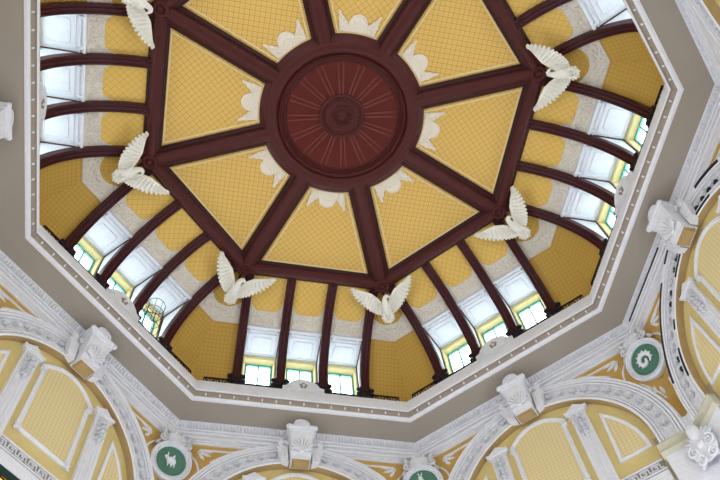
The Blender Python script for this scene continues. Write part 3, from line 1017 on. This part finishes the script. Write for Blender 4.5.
# keystones
def keystone_parts():
    P = {}
    mb = MB()
    # console: side profile in (y, z), tapering downwards
    prof = [(10.5, 23.22), (9.86, 23.22), (9.86, 23.10), (9.90, 22.9), (9.95, 22.6), (9.98, 22.35), (10.0, 22.2), (10.06, 22.06), (10.20, 22.0), (10.5, 21.98)]
    rows = []
    for s in (-1, 1):
        rows.append([(s * (.34 + .08 * (z - 22.0) / 1.2), y, z) for y, z in prof])
    ids = mb.grid(rows, True); mb.face(ids[0][::-1]); mb.face(ids[1])
    mb.box(-.33, .33, 10.02, 10.47, 21.98, 22.12)
    for s in (-1, 1):
        mb.tube([(s * .38, 9.87, 23.12), (s * .36, 9.95, 22.6), (s * .34, 9.99, 22.22)], .03, 6)
    P['console'] = mb.mesh('console', M['white'], 35)
    mb = MB()
    mb.box(-.52, .52, 9.74, 10.5, 23.28, 23.38); mb.box(-.46, .46, 9.80, 10.5, 23.20, 23.29)
    for s in (-1, 1): mb.ball((s * .5, 9.8, 23.30), (.07, .09, .08), 8, 6)
    P['cap_slab'] = mb.mesh('cap_slab', M['white'], 35)
    mb = MB()
    arc = [(.29 * cos(PI * k / 16), 23.50 + .27 * sin(PI * k / 16)) for k in range(17)]
    mb.prism([(.29, 23.38)] + arc + [(-.29, 23.38)], 9.86, 10.1)
    mb.sweep([(x, 9.86, z) for x, z in [(.25, 23.40)] + [(.25 * cos(PI * k / 14), 23.50 + .23 * sin(PI * k / 14)) for k in range(15)] + [(-.25, 23.40)]], [(-.045, -.01), (-.035, .05), (.035, .05), (.045, -.01)])
    mb.ball((0, 9.86, 23.50), (.13, .06, .11), 8, 6)
    P['finial'] = mb.mesh('finial', M['white'], 35)
    mb = MB()
    for k in range(9):
        t = 4 + 172 * k / 8
        a = math.radians(t); L = .31 + .10 * sin(a)
        p0 = (.05 * cos(a), 9.97, 22.28 + .05 * sin(a)); p1 = (L * cos(a), 9.86, 22.28 + L * sin(a) * 1.25)
        mb.tube([p0, tuple((p0[i] + p1[i]) / 2 - (.02 if i == 1 else 0) for i in range(3)), p1], .05, 7, [.35, .7, 1])
    mb.ball((0, 9.95, 22.24), (.09, .06, .06), 8, 6)
    P['shell'] = mb.mesh('shell', M['white'], 40)
    for s in (-1, 1):
        mb = MB()
        out = [(s * .40, 22.02), (s * .66, 22.14), (s * .82, 22.84), (s * .44, 22.84)]
        mb.prism(out, 10.26, 10.5)
        for a in range(4):
            for b in range(5):
                u = (.47 + .07 * a) + .03 * b; z = 22.18 + .13 * b
                mb.ball((s * u, 10.26, z), (.035, .02, .045), 5, 4)
        P['wing_%d' % s] = mb.mesh('side_cheek', M['white'], 35)
        mb = MB()
        mb.volute((s * .68, 10.24, 22.95), .13, 1.7, 90, -s, .035, .03)
        mb.ball((s * .68, 10.26, 22.95), (.13, .07, .13), 10, 6)
        mb.volute((s * .50, 10.15, 22.85), .09, 1.3, 0, s, .03, .02)
        P['vol_%d' % s] = mb.mesh('volute', M['white'], 40)
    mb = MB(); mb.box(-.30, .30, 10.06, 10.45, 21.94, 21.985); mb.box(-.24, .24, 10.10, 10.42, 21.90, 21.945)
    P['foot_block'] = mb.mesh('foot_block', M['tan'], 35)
    return P
for j in range(6):
    P = cached('key', keystone_parts)
    b = (0, 10.4, 22.0)
    o = node('keystone', side_rot(j), b, 'white shell carved keystone crowning the arch on the %s wall' % SIDE[j], 'keystone', 'keystones of the arches', 'thing')
    for nm, key in (('console', 'console'), ('cap_slab', 'cap_slab'), ('finial', 'finial'), ('shell', 'shell'), ('side_cheek', 'wing_1'), ('side_cheek', 'wing_-1'), ('volute', 'vol_1'), ('volute', 'vol_-1'), ('foot_block', 'foot_block')):
        c = obj(nm, P[key], o); c.location = (0, -b[1], -b[2])

# corner medallions
RMED = 11.2
def medal_frame():
    P = {}
    zc = 21.62
    # the round frame is bent into the corner: built flat facing the hall
    mb = MB()
    y = RMED
    prof = [(.525, y - .01), (.53, y - .06), (.555, y - .08), (.575, y - .03), (.645, y - .03), (.66, y - .09), (.71, y - .08), (.735, y - .0), (.735, y + .12)]
    mb.arc(prof, 0, 360, 48, 0, zc, False)
    for k in range(36):
        a = 2 * PI * k / 36
        mb.ball((.61 * cos(a), y - .035, zc + .61 * sin(a)), (.034, .03, .034), 5, 4)
    P['frame'] = mb.mesh('medallion_frame', M['white'], 35)
    mb = MB()
    mb.arc([(0.001, y - .02), (.54, y - .015)], 0, 360, 40, 0, zc)
    mb.arc([(.42, y - .015), (.44, y - .03), (.46, y - .015)], 0, 360, 40, 0, zc)
    P['disc'] = mb.mesh('green_disc', M['green'], 40)
    # crest: shell between two scrolls reaching up to the cornice
    mb = MB()
    for k in range(9):
        a = math.radians(15 + 150 * k / 8)
        mb.tube([(.06 * cos(a), y - .16, 22.42 + .06 * sin(a)), (.2 * cos(a), y - .22, 22.45 + .22 * sin(a)), (.30 * cos(a), y - .20, 22.45 + .36 * sin(a))], .06, 6, [.5, .9, 1])
    mb.ball((0, y - .10, 22.55), (.36, .12, .34), 12, 8)
    for s in (-1, 1):
        mb.volute((s * .42, y - .12, 22.42), .15, 1.6, 90, -s, .045, .03)
        mb.volute((s * .20, y - .16, 22.33), .10, 1.3, 0, s, .04, .03)
        mb.leaf((s * .36, y - .12, 22.58), 90 - s * 25, .16, .34, .08)
        mb.leaf((s * .52, y - .06, 22.36), -60 if s > 0 else -120, .14, .30, .06)
    mb.ball((0, y - .18, 22.30), (.10, .07, .08), 8, 6)
    P['crest'] = mb.mesh('crest', M['orn'], 45)
    return P
def animal(kind):
    mb = MB(); y = RMED - .03; z = 21.62
    def B(x, dz, rx, rz, d=.06): mb.ball((x, y - .01, z + dz), (rx, d, rz), 10, 7)
    if kind == 0:      # plump standing animal with two raised ears
        pts = [(-.16, -.02), (-.06, .0), (.06, -.03), (.13, -.08)]
        mb.tube([(p[0], y - .02, z + p[1]) for p in pts], .12, 10, [.7, 1.05, 1.05, .6])
        mb.tube([(-.14, y - .03, z + .02), (-.2, y - .03, z + .1), (-.26, y - .03, z + .08)], .065, 8, [1, 1, .5])
        mb.leaf((-.16, y - .04, z + .14), 100, .06, .12, .03); mb.leaf((.02, y - .04, z + .08), 70, .10, .16, .04)
        for x in (-.1, .02, .12): mb.tube([(x, y - .02, z - .08), (x + .02, y - .02, z - .22)], .035, 6, [1, .6])
    elif kind == 1:    # upright seated animal
        mb.tube([(0, y - .02, z - .24), (.01, y - .02, z - .08), (0, y - .02, z + .06), (-.03, y - .02, z + .16)], .13, 10, [1, 1.05, .8, .5])
        B(-.05, .22, .085, .075); mb.leaf((-.07, y - .05, z + .26), 105, .05, .16, .03); mb.leaf((-.01, y - .05, z + .26), 75, .05, .16, .03)
        for x in (-.09, .09): mb.tube([(x, y - .02, z - .05), (x * 1.2, y - .02, z - .25)], .04, 6, [1, .7])
    else:              # long body curled in a ring, head at the inside
        pts = [(.20 * cos(t), y - .03, z + .20 * sin(t)) for t in [math.radians(-60 + 300 * k / 22) for k in range(23)]]
        mb.tube(pts, .075, 8, [.3 + .7 * min(1, k / 6) for k in range(23)])
        mb.tube([pts[-1], (.0, y - .05, z - .14), (.05, y - .06, z - .02)], .07, 8, [1, .9, .5])
        for k in range(9):
            t = math.radians(-20 + 30 * k); mb.leaf((.24 * cos(t), y - .05, z + .24 * sin(t)), math.degrees(t), .06, .08, .03)
    return mb.mesh('animal_relief', M['white'], 50)
for k, lab, an in ((2, 'round green medallion with a plump white animal relief, lower-left corner of the hall', 0),
                   (3, 'round green medallion with an upright white animal, cut off by the bottom picture edge', 1),
                   (4, 'round green medallion with a ring-curled white animal relief, lower-right corner', 2)):
    P = cached('med', medal_frame)
    b = (0, RMED, 21.62)
    o = node('corner_medallion', corner_rot(k), b, lab, 'medallion', 'green animal medallions in the corners', 'thing')
    tilt = Matrix.Rotation(math.radians(16), 4, 'X')
    for nm, me in (('frame', P['frame']), ('green_disc', P['disc']), ('animal_relief', animal(an)), ('crest', P['crest'])):
        c = obj(nm, me, o)
        c.matrix_local = (tilt if nm != 'crest' else Matrix()) @ Matrix.Translation((0, -b[1], -b[2]))

# spandrel strapwork
def strap_mesh(s):
    mb = MB(); y = AP
    pr = [(-.035, 0), (-.03, .04), (0, .055), (.03, .04), (.035, 0)]
    H = AP * T
    # line under the cornice and line following the arch, meeting at the thin end
    top = [(s * u, y, 22.62) for u in (2.35, 2.6, 3.0, 3.4)]
    mb.sweep(top, pr)
    arc2 = [(s * 4.36 * cos(math.radians(t)), y, ZC + 4.36 * sin(math.radians(t))) for t in range(62, 44, -2)]
    mb.sweep(arc2, pr)
    mb.sweep([top[0], arc2[0]], pr)
    # curl round the medallion
    ring = [(s * (H - 1.06 * cos(math.radians(t))), y, 21.50 + 1.06 * sin(math.radians(t))) for t in range(58, -66, -6)]
    mb.sweep(ring, pr)
    # lower straps
    low = [(s * 4.33 * cos(math.radians(t)), y, ZC + 4.33 * sin(math.radians(t))) for t in range(30, 12, -3)]
    mb.sweep([ring[-1]] + low, pr)
    for (u, z, d, l) in ((3.38, 22.52, 205, .40), (3.30, 22.60, 182, .36), (3.42, 22.42, 232, .32), (4.18, 20.62, 275, .40), (4.05, 20.72, 250, .34)):
        mb.leaf((s * u, y, z), d if s > 0 else 180 - d, .13, l, .05)
    mb.volute((s * 3.36, y, 22.50), .12, 1.5, 90, -s, .03, .02)
    return mb.mesh('spandrel_scrollwork', M['white'], 40)
for j in (1, 2, 3, 4):
    for s in (-1, 1):
        b = (s * 3.5, AP, 22.3)
        me = cached(('strap', s), lambda: strap_mesh(s))
        o = obj('spandrel_scrollwork', me, None, side_rot(j), (0, 0, 0))
        tag(o, 'white scroll border in the %s yellow spandrel of the %s wall' % (ENDS[j][0 if s < 0 else 1], SIDE[j]), 'scrollwork', 'spandrel scroll borders', 'thing')

# ================================================================== FIELDS INSIDE THE ARCHES
def panel_frame_path():
    p = [(-.92, 18.95), (.92, 18.95), (.92, 21.36), (1.0, 21.44), (1.0, 21.62)]
    p += [(u, 22.14 - .52 * (u / 1.0) ** 2) for u in (.84, .62, .4, .2, 0, -.2, -.4, -.62, -.84)]
    p += [(-1.0, 21.62), (-1.0, 21.44), (-.92, 21.36)]
    return p
def field_parts():
    P = {}
    pa = panel_frame_path()
    mb = MB()
    mb.sweep([(x, TY, z) for x, z in pa], [(-.075, 0), (-.07, .05), (-.03, .075), (0, .05), (.03, .075), (.07, .05), (.075, 0)], True)
    P['frame'] = mb.mesh('panel_frame', M['white'], 30)
    mb = MB(); mb.prism(pa, TY - .012, TY - .002)
    P['field'] = mb.mesh('lattice_field', M['wall_yellow'], 0)
    P['corner'] = []
    for x, z in ((-.92, 18.95), (.92, 18.95), (-.96, 21.5), (.96, 21.5)):
        mb = MB()
        for a in range(4): mb.leaf((x, TY - .05, z), 45 + 90 * a, .10, .17, .04)
        mb.ball((x, TY - .07, z), (.06, .05, .06), 8, 5)
        P['corner'].append(mb.mesh('corner_rosette', M['orn'], 40))
    for s in (-1, 1):
        ri = 3.02
        sp = [(s * 2.06, 19.0), (s * 2.06 , 21.06)]
        t0 = math.degrees(math.acos(2.16 / ri))
        arc = [(s * ri * cos(math.radians(t)), ZC + ri * sin(math.radians(t))) for t in [t0 + (6 - t0) * k / 10 for k in range(11)]]
        path = [(s * 2.06, 19.0)] + arc + [(s * 3.0, 19.0)]
        mb = MB()
        mb.sweep([(x, TY, z) for x, z in path], [(-.06, 0), (-.055, .045), (0, .06), (.055, .045), (.06, 0)], True)
        P['sframe_%d' % s] = mb.mesh('side_frame', M['white'], 30)
        mb = MB(); mb.prism(path, TY - .012, TY - .002)
        P['sfield_%d' % s] = mb.mesh('side_field', M['wall_yellow'], 0)
    # pilaster
    mb = MB()
    mb.box(-.27, .27, TY - .12, TY, 17.6, 21.56)
    mb.box(-.20, .20, TY - .15, TY - .11, 17.6, 21.5)
    for q in (-.15, -.05, .05, .15): mb.tube([(q, TY - .15, 17.7), (q, TY - .15, 20.2)], .034, 6)
    P['shaft'] = mb.mesh('pilaster_shaft', M['white'], 30)
    mb = MB()
    mb.box(-.40, .40, TY - .20, TY, 21.64, 21.71); mb.box(-.33, .33, TY - .16, TY, 21.55, 21.65)
    mb.prism([(-.38, 21.71), (.38, 21.71), (0, 21.98)], TY - .14, TY - .02)
    P['capital'] = mb.mesh('pilaster_capital', M['white'], 30)
    mb = MB(); y = TY - .17
    rnd = random.Random(5)
    for s in (-1, 1):
        mb.volute((s * .11, y, 21.32), .10, 1.5, 90, s, .03, .03)
        for z, d, l in ((21.2, -50, .22), (21.0, -70, .2), (20.8, -60, .2), (20.62, -75, .18)):
            mb.leaf((s * .05, y, z), d if s > 0 else 180 - d, .11, l, .11)
    for z, r in ((21.28, .07), (21.08, .06), (20.88, .075), (20.70, .055), (20.52, .06), (20.36, .04)):
        mb.ball((rnd.uniform(-.03, .03), y - .03, z), (r, .10, r), 8, 6)
    mb.tube([(0, y - .02, 21.4), (0, y - .03, 20.3)], .022, 5)
    P['festoon'] = mb.mesh('festoon', M['orn'], 40)
    # fret band
    mb = MB(); w = 3.12
    mb.box(-w, w, TY - .08, TY, 17.96, 18.02); mb.box(-w, w, TY - .08, TY, 18.30, 18.36)
    mb.box(-w, w, TY - .10, TY, 17.52, 17.90)
    P['band'] = mb.mesh('fret_band', M['white'], 30)
    mb = MB(); mb.box(-w, w, TY - .03, TY, 17.90, 18.42)
    P['ground'] = mb.mesh('fret_ground', M['groove'], 0)
    mb = MB()
    u = -w + .05; p = .36; h0, h1 = 18.06, 18.26; b = .035
    while u + p < w:
        y0, y1 = TY - .07, TY - .02
        mb.box(u, u + p * .8, y0, y1, h1 - b, h1)
        mb.box(u, u + b, y0, y1, h0, h1)
        mb.box(u, u + p * .55, y0, y1, h0, h0 + b)
        mb.box(u + p * .55 - b, u + p * .55, y0, y1, h0, h0 + .13)
        mb.box(u + p * .28, u + p * .55, y0, y1, h0 + .1, h0 + .13)
        mb.box(u + p * .8 - b, u + p * .8, y0, y1, h0, h1)
        mb.box(u + p * .8 - b, u + p, y0, y1, h0, h0 + b)
        u += p
    P['key'] = mb.mesh('greek_key', M['white'], 0)
    # stained glass screen below
    mb = MB()
    for (a, b_, c, d) in ((-3.0, 3.0, 17.30, 17.52), (-3.0, 3.0, 15.0, 15.2)) + tuple((x - .09, x + .09, 15.2, 17.3) for x in (-2.91, -1.45, 0, 1.45, 2.91)):
        mb.box(a, b_, TY - .06, TY + .06, c, d)
    P['screen'] = mb.mesh('screen_frame', M['green_dark'], 0)
    P['glass'] = []
    for i in range(4):
        x0 = -2.82 + 1.455 * i
        mb = MB(); mb.box(x0, x0 + 1.28, TY + .0, TY + .02, 15.2, 17.3)
        mb2 = MB()
        for r in (.46,):
            mb2.arc([(0.001, TY - .012), (r, TY - .012)], 0, 360, 28, x0 + .64, 16.75)
        mb3 = MB()
        mb3.arc([(.46, TY), (.46, TY - .03), (.51, TY - .03), (.51, TY)], 0, 360, 28, x0 + .64, 16.75)
        for (xa, za, xb, zb) in ((x0, 16.75, x0 + .14, 16.75), (x0 + 1.14, 16.75, x0 + 1.28, 16.75), (x0 + .64, 17.25, x0 + .64, 17.3), (x0 + .3, 17.1, x0 + .05, 17.3), (x0 + .98, 17.1, x0 + 1.23, 17.3), (x0, 16.1, x0 + 1.28, 16.1)):
            mb3.tube([(xa, TY - .01, za), (xb, TY - .01, zb)], .022, 4)
        P['glass'].append((mb.mesh('orange_glass', M['stain_orange'], 0), mb2.mesh('yellow_roundel', M['stain_yellow'], 0), mb3.mesh('lead_line', M['iron'], 0)))
    return P
for j in (1, 2, 3, 4):
    P = cached('fields', field_parts)
    rot = side_rot(j)
    SH = Vector((0, -0.18, -0.235))
    def put(name, b, label, cat, group, parts):
        o = node(name, rot, Vector(b) + SH, label, cat, group, 'thing')
        for nm, me, off in parts:
            c = obj(nm, me, o); c.location = Vector(off) - Vector(b)
        return o
    Z3 = (0, 0, 0)
    put('wall_panel', (0, TY, 18.95), 'large straw yellow panel in a white frame, centre of the %s arch' % SIDE[j], 'wall panel', 'framed yellow panels in the arches',
        [('frame', P['frame'], Z3), ('lattice_field', P['field'], Z3), *[('corner_rosette', q, Z3) for q in P['corner']]])
    for s in (-1, 1):
        e = ENDS[j][0 if s < 0 else 1]
        put('side_panel', (s * 2.5, TY, 19.0), 'narrow curved yellow panel at the %s end inside the %s arch' % (e, SIDE[j]), 'wall panel', 'curved side panels in the arches',
            [('frame', P['sframe_%d' % s], Z3), ('lattice_field', P['sfield_%d' % s], Z3)])
        put('pilaster', (s * 1.5, TY, 17.6), 'white pilaster with a hanging leaf festoon, %s of two in the %s arch' % (e, SIDE[j]), 'pilaster', 'festooned pilasters in the arches',
            [('shaft', P['shaft'], (s * 1.5, 0, 0)), ('capital', P['capital'], (s * 1.5, 0, 0)), ('festoon', P['festoon'], (s * 1.5, 0, 0))])
    if j in (1, 3, 4):
        put('fret_band', (0, TY, 17.9), 'white Greek key band along the foot of the %s arch field' % SIDE[j], 'ornamental band', 'Greek key bands',
            [('white_molding', P['band'], Z3), ('fret_ground', P['ground'], Z3), ('greek_key', P['key'], Z3)])
        o = put('glass_screen', (0, TY, 15.0), 'dark green framed stained glass screen below the %s arch' % SIDE[j], 'stained glass', 'stained glass screens',
                [('screen_frame', P['screen'], Z3)])
        for a, b_, c_ in P['glass']:
            g = obj('orange_glass', a, o); g.location = -Vector((0, TY, 15.0))
            obj('yellow_roundel', b_, g); obj('lead_line', c_, g)

# corner pier head: impost molding, pier and shell ornament
def impost_parts():
    P = {}
    def bent(prof, u0):
        """profile (y,z) run along both walls from u0 before the corner, mitred at the corner"""
        mb = MB(); rows = []
        ca, sa = cos(PI / 8), sin(PI / 8)
        for s in (-1, 1): pass
        L, Mid, R = [], [], []
        for y, z in prof:
            r = y / cos(PI / 8)
            # corner frame: x tangential, y radial
            H = y * T
            d = H - u0
            Mid.append((0, r, z))
            L.append((-d * ca, r - d * sa, z)); R.append((d * ca, r - d * sa, z))
        ids = mb.grid([L, Mid, R], True); mb.face(ids[0]); mb.face(ids[2][::-1])
        return mb
    mb = bent([(11.0, 18.42), (10.40, 18.42), (10.38, 18.36), (10.44, 18.28), (10.47, 18.20), (10.42, 18.17), (10.40, 18.08), (10.48, 17.98), (10.54, 17.92), (11.0, 17.92)], 3.16)
    P['impost'] = mb.mesh('impost_molding', M['impost'], 35)
    mb = bent([(11.0, 18.95), (10.50, 18.95), (10.50, 18.40), (11.0, 18.40)], 4.18)
    P['block'] = mb.mesh('springer_block', M['white'], 0)
    mb = bent([(11.0, 17.98), (10.5, 17.98), (10.5, 15.2), (11.0, 15.2)], 3.22)
    P['pier'] = mb.mesh('pier_shaft', M['white'], 0)
    mb = MB(); y = 11.12
    for k in range(9):
        t = 20 + 140 * k / 8
        mb.leaf((.0, y, 17.55), t, .16, .52, .12)
    for s in (-1, 1):
        mb.volute((s * .28, y - .05, 17.45), .18, 1.6, 90, -s, .05, .05)
        mb.volute((s * .22, y - .05, 17.05), .16, 1.5, 90, s, .05, .05)
        mb.leaf((s * .1, y, 17.3), -60 if s > 0 else -120, .2, .5, .12)
    mb.ball((0, y - .08, 17.5), (.14, .12, .14), 10, 7)
    mb.ball((0, y - .05, 18.0), (.2, .16, .3), 10, 7)
    mb.ball((0, y, 17.45), (.45, .10, .5), 12, 8)
    P['shell'] = mb.mesh('shell_ornament', M['white'], 45)
    return P
for k, lab in ((2, 'white corner pier head with a cream impost, lower-left'), (3, 'white corner pier head with a cream impost, bottom'), (4, 'white corner pier with cream molded impost and shell ornament, bottom right')):
    if k != 4: continue
    P = cached('imp', impost_parts)
    b = (0, 11.0, 15.2)
    o = node('corner_pier', corner_rot(k), b, lab, 'pier', None, 'thing')
    for nm, key in (('impost_molding', 'impost'), ('springer_block', 'block'), ('pier_shaft', 'pier'), ('shell_ornament', 'shell')):
        c = obj(nm, P[key], o); c.location = (0, -b[1], -b[2])
